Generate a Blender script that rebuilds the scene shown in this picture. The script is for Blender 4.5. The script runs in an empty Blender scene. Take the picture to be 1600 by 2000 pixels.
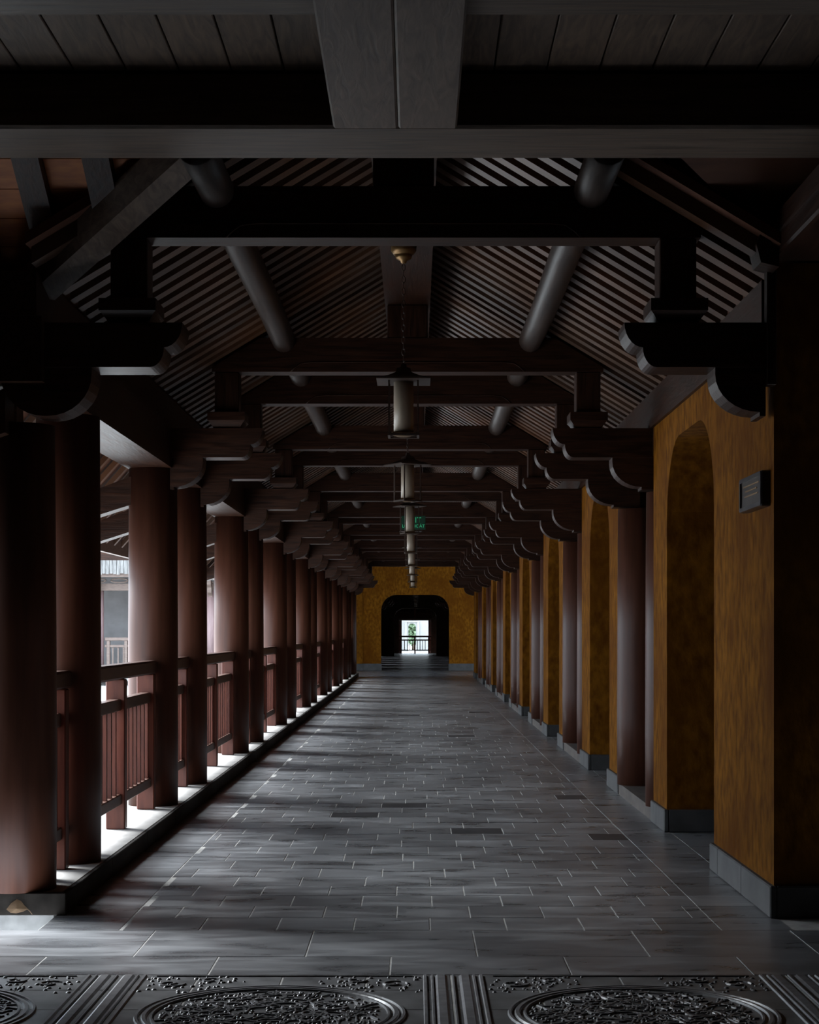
import bpy, math, random
from math import sin, cos, pi, radians
random.seed(7)
scene = bpy.context.scene
COL = scene.collection

# ------------------------------------------------------------------ camera
EYE = 1.30
cam_d = bpy.data.cameras.new('camera')
cam = bpy.data.objects.new('camera', cam_d)
COL.objects.link(cam)
cam.location = (0, 0, EYE)
cam.rotation_euler = (radians(90), 0, 0)
cam_d.sensor_fit = 'HORIZONTAL'
cam_d.sensor_width = 36.0
cam_d.lens = 36.0 * 3400 / 1600
cam_d.shift_x = -12 / 1600
cam_d.shift_y = 231 / 1600
cam_d.clip_start = 0.05
cam_d.clip_end = 500
scene.camera = cam

# ------------------------------------------------------------------ sky, exposure
world = bpy.data.worlds.new('overcast_sky')
scene.world = world
world.use_nodes = True
bg = world.node_tree.nodes['Background']
bg.inputs['Color'].default_value = (0.74, 0.87, 1.0, 1)
bg.inputs['Strength'].default_value = 6.0
sun_d = bpy.data.lights.new('hazy_sun', 'SUN')   # bright hazy sky low over the courtyard on the left
sun_d.energy = 23.0
sun_d.angle = radians(34)
sun_d.color = (0.93, 0.97, 1.0)
sun = bpy.data.objects.new('hazy_sun', sun_d)
COL.objects.link(sun)
SUN_EL, SUN_AZ = radians(35), radians(36)
from mathutils import Vector
sun.rotation_euler = Vector((cos(SUN_EL) * cos(SUN_AZ), -cos(SUN_EL) * sin(SUN_AZ), -sin(SUN_EL))).to_track_quat('-Z', 'Y').to_euler()
scene.view_settings.view_transform = 'Standard'
scene.view_settings.look = 'None'
scene.view_settings.exposure = 0.0
scene.view_settings.gamma = 1.0
scene.view_settings.use_curve_mapping = False
scene.cycles.max_bounces = 10
scene.cycles.diffuse_bounces = 6
scene.cycles.glossy_bounces = 4
scene.cycles.caustics_reflective = False
scene.cycles.caustics_refractive = False

# ------------------------------------------------------------------ materials
def mat(name, c1, c2, scale=(1, 1, 1), noise=6.0, rough=0.55, rough2=None, bump=0.0, detail=5.0,
        coords='Position', rnd=0.0, island=False, spec=0.5, distort=0.0, ramp=(0.3, 0.7), fine=None, fine_amt=0.0,
        c3=None, c3_scale=1.5, metallic=0.0, emit=None):
    m = bpy.data.materials.new(name)
    m.use_nodes = True
    nt = m.node_tree
    N, L = nt.nodes, nt.links
    b = N['Principled BSDF']
    if coords == 'Position':
        src = N.new('ShaderNodeNewGeometry').outputs['Position']
    else:
        src = N.new('ShaderNodeTexCoord').outputs[coords]
    mp = N.new('ShaderNodeMapping')
    mp.inputs['Scale'].default_value = scale
    L.new(src, mp.inputs['Vector'])
    nz = N.new('ShaderNodeTexNoise')
    nz.inputs['Scale'].default_value = noise
    nz.inputs['Detail'].default_value = detail
    nz.inputs['Distortion'].default_value = distort
    L.new(mp.outputs[0], nz.inputs['Vector'])
    cr = N.new('ShaderNodeValToRGB')
    cr.color_ramp.elements[0].position = ramp[0]
    cr.color_ramp.elements[1].position = ramp[1]
    cr.color_ramp.elements[0].color = (*c1, 1)
    cr.color_ramp.elements[1].color = (*c2, 1)
    L.new(nz.outputs['Fac'], cr.inputs[0])
    out = cr.outputs[0]
    if c3 is not None:                       # large soft patches of a third colour
        n3 = N.new('ShaderNodeTexNoise')
        n3.inputs['Scale'].default_value = c3_scale
        n3.inputs['Detail'].default_value = 3
        L.new(src, n3.inputs['Vector'])
        r3 = N.new('ShaderNodeMapRange')
        r3.inputs[1].default_value = 0.45
        r3.inputs[2].default_value = 0.72
        L.new(n3.outputs['Fac'], r3.inputs[0])
        mx = N.new('ShaderNodeMixRGB')
        L.new(r3.outputs[0], mx.inputs[0])
        L.new(out, mx.inputs[1])
        mx.inputs[2].default_value = (*c3, 1)
        out = mx.outputs[0]
    if rnd > 0:                              # each piece a little lighter or darker
        oi = N.new('ShaderNodeObjectInfo')
        r = oi.outputs['Random']
        if island:
            ge = N.new('ShaderNodeNewGeometry')
            ad = N.new('ShaderNodeMath'); ad.operation = 'ADD'
            L.new(r, ad.inputs[0]); L.new(ge.outputs['Random Per Island'], ad.inputs[1])
            fr = N.new('ShaderNodeMath'); fr.operation = 'FRACT'
            L.new(ad.outputs[0], fr.inputs[0])
            r = fr.outputs[0]
        mr = N.new('ShaderNodeMapRange')
        mr.inputs[3].default_value = 1 - rnd
        mr.inputs[4].default_value = 1 + rnd
        L.new(r, mr.inputs[0])
        hs = N.new('ShaderNodeHueSaturation')
        L.new(mr.outputs[0], hs.inputs['Value'])
        L.new(out, hs.inputs['Color'])
        out = hs.outputs[0]
    L.new(out, b.inputs['Base Color'])
    b.inputs['Metallic'].default_value = metallic
    b.inputs['Specular IOR Level'].default_value = spec
    if rough2 is None:
        b.inputs['Roughness'].default_value = rough
    else:
        rr = N.new('ShaderNodeMapRange')
        rr.inputs[3].default_value = rough
        rr.inputs[4].default_value = rough2
        L.new(nz.outputs['Fac'], rr.inputs[0])
        L.new(rr.outputs[0], b.inputs['Roughness'])
    if bump:
        bp = N.new('ShaderNodeBump')
        bp.inputs['Strength'].default_value = bump
        bp.inputs['Distance'].default_value = 0.02
        L.new(nz.outputs['Fac'], bp.inputs['Height'])
        L.new(bp.outputs[0], b.inputs['Normal'])
    if emit:
        b.inputs['Emission Color'].default_value = (*emit[0], 1)
        b.inputs['Emission Strength'].default_value = emit[1]
    return m

WD1, WD2 = (0.012, 0.0042, 0.0022), (0.044, 0.0165, 0.0085)
M = {}
M['wood_x'] = mat('timber_grain_across', WD1, WD2, (1.2, 14, 14), 3, 0.38, 0.52, 0.12, distort=0.6, spec=0.20)
M['wood_y'] = mat('timber_grain_along', WD1, WD2, (14, 1.2, 14), 3, 0.38, 0.52, 0.12, distort=0.6, spec=0.20)
M['wood_z'] = mat('timber_grain_upright', WD1, WD2, (14, 14, 1.2), 3, 0.38, 0.52, 0.12, distort=0.6, spec=0.20)
M['rafter'] = mat('rafter_timber', (0.055, 0.029, 0.018), (0.125, 0.068, 0.043), (3, 18, 3), 3, 0.42, rnd=0.35, island=True, c3=(0.13, 0.052, 0.022), c3_scale=0.8)
M['board'] = mat('roof_board', (0.050, 0.016, 0.008), (0.115, 0.038, 0.017), (2, 10, 2), 3, 0.7, c3=(0.12, 0.04, 0.015), c3_scale=0.9)
M['purlin'] = mat('purlin_log', (0.020, 0.012, 0.009), (0.055, 0.034, 0.026), (10, 1.2, 10), 3, 0.38, 0.52, 0.1, spec=0.32)
M['column'] = mat('lacquered_column', (0.054, 0.0175, 0.0095), (0.088, 0.030, 0.0165), (8, 8, 0.8), 2.5, 0.42, 0.55, 0.03, coords='Object', rnd=0.12, spec=0.27)
M['rail'] = mat('railing_timber', (0.075, 0.016, 0.008), (0.135, 0.034, 0.017), (12, 12, 1.5), 3, 0.45, rnd=0.15)
M['rail_y'] = mat('handrail_timber', (0.05, 0.020, 0.012), (0.095, 0.040, 0.025), (12, 1.5, 12), 3, 0.42)
M['yellow'] = mat('ochre_plaster', (0.105, 0.034, 0.0022), (0.245, 0.094, 0.0075), (1, 1, 0.6), 15, 0.9, bump=0.35, detail=12, spec=0.08,
                  ramp=(0.32, 0.68), c3=(0.115, 0.036, 0.0025), c3_scale=1.6)
M['stone'] = mat('floor_stone', (0.072, 0.075, 0.081), (0.25, 0.256, 0.268), (1, 3.2, 1), 2.4, 0.20, 0.40, 0.05, detail=8,
                 distort=0.8, rnd=0.24, island=True, ramp=(0.28, 0.72))
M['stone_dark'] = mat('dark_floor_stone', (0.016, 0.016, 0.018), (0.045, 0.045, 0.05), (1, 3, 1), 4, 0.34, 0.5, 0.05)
M['grout'] = mat('floor_grout', (0.24, 0.235, 0.225), (0.42, 0.41, 0.39), noise=9, rough=0.85)
M['kerb'] = mat('kerb_stone', (0.20, 0.19, 0.18), (0.32, 0.30, 0.285), (3, 1, 3), 4, 0.7, bump=0.1)
M['edging'] = mat('dark_edging_stone', (0.014, 0.011, 0.009), (0.032, 0.026, 0.022), (3, 1, 3), 4, 0.85, bump=0.08, spec=0.12)
M['sill'] = mat('brown_sill_stone', (0.055, 0.043, 0.036), (0.10, 0.08, 0.068), (3, 1, 3), 4, 0.7, bump=0.08)
M['plinth'] = mat('plinth_stone', (0.046, 0.044, 0.043), (0.083, 0.080, 0.079), noise=6, rough=0.65, rnd=0.12)
M['carved'] = mat('carved_stone', (0.06, 0.061, 0.064), (0.145, 0.147, 0.152), noise=9, rough=0.36, rough2=0.5, rnd=0.1)
M['relief'] = mat('relief_stone', (0.10, 0.10, 0.105), (0.19, 0.19, 0.20), noise=20, rough=0.38)
M['paving'] = mat('courtyard_paving', (0.42, 0.42, 0.41), (0.55, 0.55, 0.54), noise=3, rough=0.8)
M['tile'] = mat('roof_tile_grey', (0.10, 0.098, 0.095), (0.26, 0.255, 0.25), (14, 1, 1), 3, 0.8)
M['brass'] = mat('aged_brass', (0.16, 0.085, 0.03), (0.28, 0.16, 0.06), noise=10, rough=0.4, metallic=0.6)
M['iron'] = mat('dark_iron', (0.03, 0.018, 0.013), (0.06, 0.035, 0.025), noise=10, rough=0.5, metallic=0.3)
M['glass_shade'] = mat('frosted_shade', (0.34, 0.275, 0.21), (0.42, 0.345, 0.27), noise=3, rough=0.4)
M['sign_body'] = mat('sign_body_green', (0.0, 0.022, 0.011), (0.0, 0.03, 0.015), noise=3, rough=0.5, emit=((0.0, 0.35, 0.14), 0.012))
M['sign_text'] = mat('sign_letter_green', (0.05, 0.5, 0.25), (0.06, 0.6, 0.3), noise=3, rough=0.5, emit=((0.10, 0.9, 0.4), 0.16))
M['plaque'] = mat('plaque_metal', (0.035, 0.025, 0.021), (0.065, 0.048, 0.041), noise=8, rough=0.35, metallic=0.4)
M['plaque_rim'] = mat('plaque_rim_metal', (0.05, 0.045, 0.05), (0.10, 0.09, 0.09), noise=8, rough=0.3, metallic=0.5)
M['leaf'] = mat('dry_leaf', (0.17, 0.10, 0.055), (0.30, 0.19, 0.11), noise=14, rough=0.8)
M['white'] = mat('white_render', (0.24, 0.235, 0.225), (0.30, 0.295, 0.285), noise=2, rough=0.9)
M['foliage'] = mat('tree_foliage', (0.13, 0.22, 0.12), (0.24, 0.34, 0.22), noise=5, rough=0.8, rnd=0.2, island=True)  # greens paled so the colour itself stands in for haze
M['bark'] = mat('tree_bark', (0.10, 0.07, 0.05), (0.16, 0.12, 0.09), noise=8, rough=0.9)
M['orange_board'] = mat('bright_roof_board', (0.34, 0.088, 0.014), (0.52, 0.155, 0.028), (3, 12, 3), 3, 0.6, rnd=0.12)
M['plank'] = mat('ceiling_plank', (0.055, 0.033, 0.021), (0.15, 0.095, 0.064), (9, 1.2, 9), 2.6, 0.55, 0.7, 0.1, distort=1.6, rnd=0.12)
M['hall_beam'] = mat('hall_beam_across', (0.050, 0.032, 0.022), (0.135, 0.090, 0.064), (0.9, 12, 12), 3, 0.45, 0.6, 0.12, distort=0.8)
M['hall_beam_y'] = mat('hall_beam_along', (0.070, 0.046, 0.034), (0.165, 0.115, 0.088), (9, 1.4, 9), 3, 0.45, 0.6, 0.12, distort=1.2)
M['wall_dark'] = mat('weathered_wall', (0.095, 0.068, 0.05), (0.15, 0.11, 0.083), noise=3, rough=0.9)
M['bluewall'] = mat('gallery_wall', (0.20, 0.19, 0.19), (0.27, 0.26, 0.26), noise=3, rough=0.8)
M['pale_wood'] = mat('timber_painted_sunlit', (0.135, 0.095, 0.080), (0.21, 0.155, 0.130), (3, 12, 12), 3, 0.6)  # lighter copy of the timber, daylight put into its colour
M['pale_column'] = mat('column_painted_sunlit', (0.20, 0.13, 0.13), (0.28, 0.19, 0.19), (8, 8, 1), 3, 0.5)  # paler copy of the column colour, light painted in

# ------------------------------------------------------------------ helpers
class MB:
    def __init__(s): s.v, s.f, s.sm = [], [], []
    def add(s, vs, fs, smooth=False):
        o = len(s.v); s.v += vs
        s.f += [tuple(i + o for i in f) for f in fs]; s.sm += [smooth] * len(fs)
        return s
    def box(s, x0, x1, y0, y1, z0, z1):
        return s.add([(x0, y0, z0), (x1, y0, z0), (x1, y1, z0), (x0, y1, z0), (x0, y0, z1), (x1, y0, z1), (x1, y1, z1), (x0, y1, z1)],
                     [(0, 3, 2, 1), (4, 5, 6, 7), (0, 1, 5, 4), (1, 2, 6, 5), (2, 3, 7, 6), (3, 0, 4, 7)])
    def cbox(s, x0, x1, y0, y1, z0, z1, c=0.01):
        """box with chamfered edges all round (24 vertices)"""
        vs, idx = [], {}
        for i, x in enumerate((x0, x1)):
            for j, y in enumerate((y0, y1)):
                for k, z in enumerate((z0, z1)):
                    dx, dy, dz = (c if i == 0 else -c), (c if j == 0 else -c), (c if k == 0 else -c)
                    for a, p in (('x', (x, y + dy, z + dz)), ('y', (x + dx, y, z + dz)), ('z', (x + dx, y + dy, z))):
                        idx[i, j, k, a] = len(vs); vs.append(p)
        g = lambda i, j, k, a: idx[i, j, k, a]
        fs = []
        for i in (0, 1):
            q = [g(i, 0, 0, 'x'), g(i, 1, 0, 'x'), g(i, 1, 1, 'x'), g(i, 0, 1, 'x')]; fs.append(tuple(q if i else q[::-1]))
            q = [g(0, i, 0, 'y'), g(0, i, 1, 'y'), g(1, i, 1, 'y'), g(1, i, 0, 'y')]; fs.append(tuple(q if i else q[::-1]))
            q = [g(0, 0, i, 'z'), g(1, 0, i, 'z'), g(1, 1, i, 'z'), g(0, 1, i, 'z')]; fs.append(tuple(q if i else q[::-1]))
        for i in (0, 1):
            for j in (0, 1):
                q = [g(i, j, 0, 'x'), g(i, j, 0, 'y'), g(i, j, 1, 'y'), g(i, j, 1, 'x')]; fs.append(tuple(q if (i == j) == False else q[::-1]))
                q = [g(0, i, j, 'y'), g(0, i, j, 'z'), g(1, i, j, 'z'), g(1, i, j, 'y')]; fs.append(tuple(q if i == j else q[::-1]))
                q = [g(i, 0, j, 'x'), g(i, 0, j, 'z'), g(i, 1, j, 'z'), g(i, 1, j, 'x')]; fs.append(tuple(q if i != j else q[::-1]))
                for k in (0, 1):
                    q = [g(i, j, k, 'x'), g(i, j, k, 'y'), g(i, j, k, 'z')]
                    fs.append(tuple(q if (i + j + k) % 2 else q[::-1]))
        return s.add(vs, fs)
    def prism(s, prof, a, b, axis='y'):
        """closed outline extruded; axis y: prof=(x,z); axis x: prof=(y,z); axis z: prof=(x,y)"""
        n = len(prof)
        P = {'y': lambda p, t: (p[0], t, p[1]), 'x': lambda p, t: (t, p[0], p[1]), 'z': lambda p, t: (p[0], p[1], t)}[axis]
        vs = [P(p, a) for p in prof] + [P(p, b) for p in prof]
        fs = [tuple(range(n)), tuple(range(2 * n - 1, n - 1, -1))]
        fs += [(i, i + n, (i + 1) % n + n, (i + 1) % n) for i in range(n)]
        return s.add(vs, fs)
    def lathe(s, prof, cx=0, cy=0, seg=32, smooth=True):
        """prof: list of (r,z) bottom to top, capped"""
        vs, fs = [], []
        for r, z in prof:
            for i in range(seg):
                t = 2 * pi * i / seg
                vs.append((cx + r * cos(t), cy + r * sin(t), z))
        for k in range(len(prof) - 1):
            for i in range(seg):
                j = (i + 1) % seg
                fs.append((k * seg + i, k * seg + j, (k + 1) * seg + j, (k + 1) * seg + i))
        s.add(vs, fs, smooth)
        o = len(s.v) - len(vs)
        s.f.append(tuple(o + i for i in range(seg - 1, -1, -1))); s.sm.append(False)
        e = o + (len(prof) - 1) * seg
        s.f.append(tuple(e + i for i in range(seg))); s.sm.append(False)
        return s
    def tube(s, pts, r, seg=8, smooth=True, closed=False):
        from mathutils import Vector
        P = [Vector(p) for p in pts]; n = len(P); vs, fs = [], []
        for i, p in enumerate(P):
            if closed: d = (P[(i + 1) % n] - P[i - 1])
            else: d = (P[min(i + 1, n - 1)] - P[max(i - 1, 0)])
            d.normalize()
            u = Vector((0, 0, 1)) if abs(d.z) < 0.9 else Vector((1, 0, 0))
            a = d.cross(u).normalized(); b = d.cross(a).normalized()
            rr = r[i] if isinstance(r, (list, tuple)) else r
            for k in range(seg):
                t = 2 * pi * k / seg
                vs.append(tuple(p + a * rr * cos(t) + b * rr * sin(t)))
        m = n if closed else n - 1
        for i in range(m):
            for k in range(seg):
                l = (k + 1) % seg; j = (i + 1) % n
                fs.append((i * seg + k, j * seg + k, j * seg + l, i * seg + l))
        if not closed:
            fs.append(tuple(range(seg))); fs.append(tuple(range((n - 1) * seg + seg - 1, (n - 1) * seg - 1, -1)))
        return s.add(vs, fs, smooth)
    def mesh(s, name, m):
        me = bpy.data.meshes.new(name)
        me.from_pydata(s.v, [], s.f)
        me.polygons.foreach_set('use_smooth', s.sm)
        me.materials.append(M[m] if isinstance(m, str) else m)
        me.update()
        import bmesh
        bm = bmesh.new(); bm.from_mesh(me)
        bmesh.ops.recalc_face_normals(bm, faces=bm.faces)
        bm.to_mesh(me); bm.free()
        return me
    def obj(s, name, m, parent=None, **k):
        return link(name, s.mesh(name, m), parent, **k)

def link(name, data, parent=None, loc=None, rot=None, label=None, cat=None, group=None, kind=None):
    o = bpy.data.objects.new(name, data)
    COL.objects.link(o)
    if parent: o.parent = parent
    if loc: o.location = loc
    if rot: o.rotation_euler = rot
    for key, val in (('label', label), ('category', cat), ('group', group), ('kind', kind)):
        if val: o[key] = val
    return o
def thing(name, label, cat, loc=(0, 0, 0), rz=0, group=None, kind=None):
    return link(name, None, None, loc, (0, 0, rz), label, cat, group, kind)
def bm_bevel(o, w=0.006, seg=1):
    b = o.modifiers.new('bevel', 'BEVEL'); b.width = w; b.segments = seg; b.limit_method = 'ANGLE'; b.angle_limit = radians(40)
    return o
ORD = ['first', 'second', 'third', 'fourth', 'fifth', 'sixth', 'seventh', 'eighth', 'ninth', 'tenth', 'eleventh', 'twelfth',
       'thirteenth', 'fourteenth', 'fifteenth', 'sixteenth', 'seventeenth', 'eighteenth', 'nineteenth', 'twentieth']
H = lambda h: EYE + h

# ------------------------------------------------------------------ layout
X0 = -0.055                                  # middle of the roof
XL, XR = -1.81, 1.755                        # column lines
KX, WX = -1.617, 1.62                        # kerb edge, wall face
PAIRS = [12.0 + 5.1 * k for k in range(7)]
GAP = 1.68
FRAMES = [7.93] + [y for p in PAIRS for y in (p, p + GAP)] + [48.3]
Y_END = 48.5
SLOPE = 0.60
roof_h = lambda x: 2.61 - SLOPE * abs(x - X0)

# ------------------------------------------------------------------ floor
floor = MB().box(-1.64, 2.3, 7.54, 48.6, -0.12, -0.0016).box(-6.2, 6.2, -8, 7.54, -0.12, -0.0016).box(-16, 16, 48.6, 56.4, -0.12, -0.0016)\
    .box(-3, 3, 56.4, 99.5, -0.12, -0.0016).obj('floor', 'grout', kind='structure', label='grey stone floor paving with pale joints')
tile_cache = {}
def tile_mesh(w, d, m='stone', nm='floor_tile'):
    k = (round(w, 3), round(d, 3), m)
    if k not in tile_cache:
        b = MB()
        c = 0.0015
        b.add([(-w/2, -d/2, -0.003), (w/2, -d/2, -0.003), (w/2, d/2, -0.003), (-w/2, d/2, -0.003),
               (-w/2 + c, -d/2 + c, 0), (w/2 - c, -d/2 + c, 0), (w/2 - c, d/2 - c, 0), (-w/2 + c, d/2 - c, 0)],
              [(4, 5, 6, 7), (0, 1, 5, 4), (1, 2, 6, 5), (2, 3, 7, 6), (3, 0, 4, 7)])
        tile_cache[k] = b.mesh(nm, m)
    return tile_cache[k]
far = MB()
def put_tile(x0, x1, y0, y1, single, m='stone', gx=0.0028, gy=0.0012):
    a, b, c, d = x0 + gx, x1 - gx, y0 + gy, y1 - gy
    if b - a < 0.03: return
    dz = random.uniform(-0.0008, 0.0008)
    if single:
        link('floor_tile', tile_mesh(b - a, d - c, m), floor, ((a + b) / 2, (c + d) / 2, dz))
    else:
        e = 0.0015
        far.add([(a, c, -0.003), (b, c, -0.003), (b, d, -0.003), (a, d, -0.003), (a + e, c + e, dz), (b - e, c + e, dz), (b - e, d - e, dz), (a + e, d - e, dz)],
                [(4, 5, 6, 7), (0, 1, 5, 4), (1, 2, 6, 5), (2, 3, 7, 6), (3, 0, 4, 7)])
BL, BR = -1.285, 1.325
TW, TD = 0.334, 0.325
DARK = [(0.03, 12.93), (0.26, 11.35), (1.15, 13.6), (-1.1, 16.3), (-0.2, 26.5), (0.6, 21.5), (-0.55, 12.1), (1.2, 11.1), (0.35, 31.0), (-0.9, 22.3), (0.9, 27.5)]
def put_row(y0, y1, off, single):
    # border tiles follow both edges, the field between is laid in broken bond
    put_tile(-1.64, BL, y0, y1, single)
    put_tile(BR, 1.64, y0, y1, single)
    if 8.3 < y0 < 48: put_tile(1.64, 2.28, y0, y1, False)
    x = BL - (off % TW) if off else BL
    while x < BR - 0.01:
        a, b = max(x, BL), min(x + TW, BR)
        m = 'stone'
        for dx, dy in DARK:
            if a <= dx < b and y0 <= dy < y1: m = 'stone_dark'
        if m == 'stone_dark' and not single:
            put_tile(a, b, y0, y1, True, m)
        else: put_tile(a, b, y0, y1, single, m)
        x += TW
y, r = 7.545, 0
while y < 98:
    d = TD * random.choice((1, 1, 1, 0.97, 1.03))
    put_row(y, y + d, random.uniform(-0.05, 0.05) * TW + (0.42 if r % 2 else 0.92) * TW + (0.25 * TW if r % 7 > 4 else 0), y < 16.6)
    y += d; r += 1
# cross-hall slabs
for k in range(-8, 9):
    xj = -0.44 + 0.686 * k
    put_tile(xj, xj + 0.686, 6.935, 7.545, -4 <= k <= 3)
    xj = -0.784 + 0.686 * k
    put_tile(xj, xj + 0.686, 6.568, 6.935, -4 <= k <= 3)
for yy in range(-24, 9):                     # plain slabs nearer than the carved band
    for k in range(-8, 9):
        put_tile(-0.44 + 0.686 * k, 0.246 + 0.686 * k, 4.99 - 0.61 * (yy - -24) - 0.61, 4.99 - 0.61 * (yy + 24), False)
for yy in range(0, 23):                      # far cross-hall floor to both sides
    for k in range(-40, 40):
        xa, xb = 0.334 * k, 0.334 * (k + 1)
        if (xa < -1.62 or xb > 1.62) and xa > -9: put_tile(xa, xb, 48.7 + TD * yy, 48.7 + TD * (yy + 1), False)
far.obj('far_floor_tiles', 'stone', floor, kind='stuff')

# carved band: tiles, stripes and medallions in relief
tj0 = 0.446
for r_, (ya, yb) in enumerate(((6.287, 6.568), (5.965, 6.287), (5.645, 5.965), (5.32, 5.645), (5.0, 5.32))):
    for k in range(-9, 9):
        a, b = tj0 + 0.3145 * k + 0.003, tj0 + 0.3145 * (k + 1) - 0.003
        link('carved_tile', tile_mesh(b - a, yb - ya - 0.004, 'carved', 'carved_tile'), floor, ((a + b) / 2, (ya + yb) / 2, 0))
def ribbon(mb, pts, w, h):
    """low ridge with sloping sides along pts (x,y)"""
    n = len(pts); vs, fs = [], []
    for i, (x, y_) in enumerate(pts):
        x1, y1 = pts[min(i + 1, n - 1)]; x_, y0 = pts[max(i - 1, 0)]
        dx, dy = x1 - x_, y1 - y0; l = math.hypot(dx, dy) or 1; nx, ny = -dy / l, dx / l
        for t, z in ((-1, -0.001), (-0.55, h), (0.55, h), (1, -0.001)):
            vs.append((x + nx * t * w / 2, y_ + ny * t * w / 2, z))
    for i in range(n - 1):
        for k in range(3):
            fs.append((i * 4 + k, (i + 1) * 4 + k, (i + 1) * 4 + k + 1, i * 4 + k + 1))
    mb.add(vs, fs)
def bead(mb, x, y_, r, h):
    vs = [(x + r * cos(t * pi / 3), y_ + r * sin(t * pi / 3), -0.001) for t in range(6)]
    vs += [(x + 0.6 * r * cos(t * pi / 3), y_ + 0.6 * r * sin(t * pi / 3), h * 0.75) for t in range(6)] + [(x, y_, h)]
    mb.add(vs, [(i, (i + 1) % 6, (i + 1) % 6 + 6, i + 6) for i in range(6)] + [(i + 6, (i + 1) % 6 + 6, 12) for i in range(6)], True)
def spiral(mb, x, y_, r, turns, a0, w, h, sgn=1):
    n = int(10 * turns) + 4
    ribbon(mb, [(x + r * (1 - 0.85 * i / n) * cos(a0 + sgn * 2 * pi * turns * i / n), y_ + r * (1 - 0.85 * i / n) * sin(a0 + sgn * 2 * pi * turns * i / n)) for i in range(n + 1)], w, h)
for j in range(-2, 3):
    sx = 0.14 + 1.262 * j                    # stripes
    st = MB()
    for off, w in ((-0.105, 0.016), (-0.078, 0.012), (-0.045, 0.050), (0.0, 0.010), (0.045, 0.050), (0.078, 0.012), (0.105, 0.018)):
        ribbon(st, [(sx + off, 5.0), (sx + off, 5.7), (sx + off, 5.96), (sx + off, 6.545)], w, 0.006)
    st.obj('stripe_relief', 'relief', floor)
    mx = 0.14 + 0.631 + 1.262 * j; my = 5.89  # medallion
    rg = MB()
    for rr, w in ((0.452, 0.016), (0.426, 0.022), (0.400, 0.012)):
        ribbon(rg, [(mx + rr * cos(t * 2 * pi / 64), my + rr * sin(t * 2 * pi / 64)) for t in range(65)], w, 0.007)
    rg.obj('medallion_ring', 'relief', floor)
    sc = MB()
    for i in range(11):
        a = 2 * pi * i / 11; d = random.uniform(0.12, 0.3)
        spiral(sc, mx + d * cos(a), my + d * sin(a), random.uniform(0.05, 0.09), 1.1, random.uniform(0, 6), 0.014, 0.006, random.choice((-1, 1)))
    for i in range(520):
        a, d = random.uniform(0, 2 * pi), 0.38 * math.sqrt(random.random())
        bead(sc, mx + d * cos(a), my + d * sin(a), random.uniform(0.005, 0.011), 0.006)
    for i in range(260):
        a, d = random.uniform(0, 2 * pi), 0.36 * math.sqrt(random.random()); t = random.uniform(0, pi)
        l = random.uniform(0.02, 0.05); px, py = mx + d * cos(a), my + d * sin(a)
        ribbon(sc, [(px - l * cos(t), py - l * sin(t)), (px, py + 0.01), (px + l * cos(t), py + l * sin(t))], 0.009, 0.005)
    for cx in (-1, 1):                        # corner sprays outside the ring
        for cy in (-1, 1):
            bx_, by_ = mx + cx * 0.44, my + cy * 0.50
            spiral(sc, bx_ - cx * 0.03, by_, 0.055, 1.2, 0, 0.014, 0.006, cx)
            spiral(sc, bx_ - cx * 0.17, by_ + cy * 0.06, 0.04, 1.2, 0, 0.012, 0.006, -cx)
            for i in range(70):
                qx, qy = bx_ - cx * random.uniform(-0.07, 0.30), by_ + cy * random.uniform(-0.16, 0.13)
                if math.hypot(qx - mx, qy - my) > 0.475: bead(sc, qx, qy, random.uniform(0.005, 0.012), 0.006)
    ribbon(sc, [(mx - 0.48, 6.535), (mx, 6.535), (mx + 0.48, 6.535)], 0.012, 0.005)
    sc.obj('scroll_relief', 'relief', floor, kind='stuff')

# ------------------------------------------------------------------ outdoors
MB().box(-40, -2.65, -20, 60, -0.5, -0.25).box(-40, 40, 99.5, 160, -0.5, -0.25).obj('courtyard_ground', 'paving', kind='structure', label='pale courtyard paving beside the gallery')

# left kerb with outer ledge
kerb = MB().prism([(KX, 0.0), (KX, 0.092), (KX - 0.008, 0.10), (-2.62, 0.10), (-2.62, -0.30), (-1.66, -0.30), (-1.66, 0.0)], 7.98, Y_END)
kb = kerb.obj('trim_1', 'kerb', kind='structure', label='long stone kerb ledge carrying the left colonnade')
yk = 7.962
while yk < Y_END:                            # dark edging stones along the inner face of the kerb
    link('edging_stone', bpy.data.meshes.get('edging_stone') or MB().cbox(KX - 0.001, KX + 0.022, 0, 1.196, 0.0, 0.102, 0.004).mesh('edging_stone', 'edging'), kb, (0, yk, 0))
    yk += 1.2
MB().cbox(-2.62, KX + 0.022, 7.935, 7.978, 0.0, 0.102, 0.004).obj('edging_stone', 'edging', kb)
for k in range(8):
    y0, y1 = (11.86, 13.80) if k == 0 else (11.86 + 5.1 * k, 13.80 + 5.1 * k)
    if k < 7:
        MB().box(WX - 0.01, 2.12, y0 + 0.0, y1, -0.003, 0.09).obj('trim_2', 'sill', kind='structure', label='low stone sill between two right columns, %s opening' % ORD[k])

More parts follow.
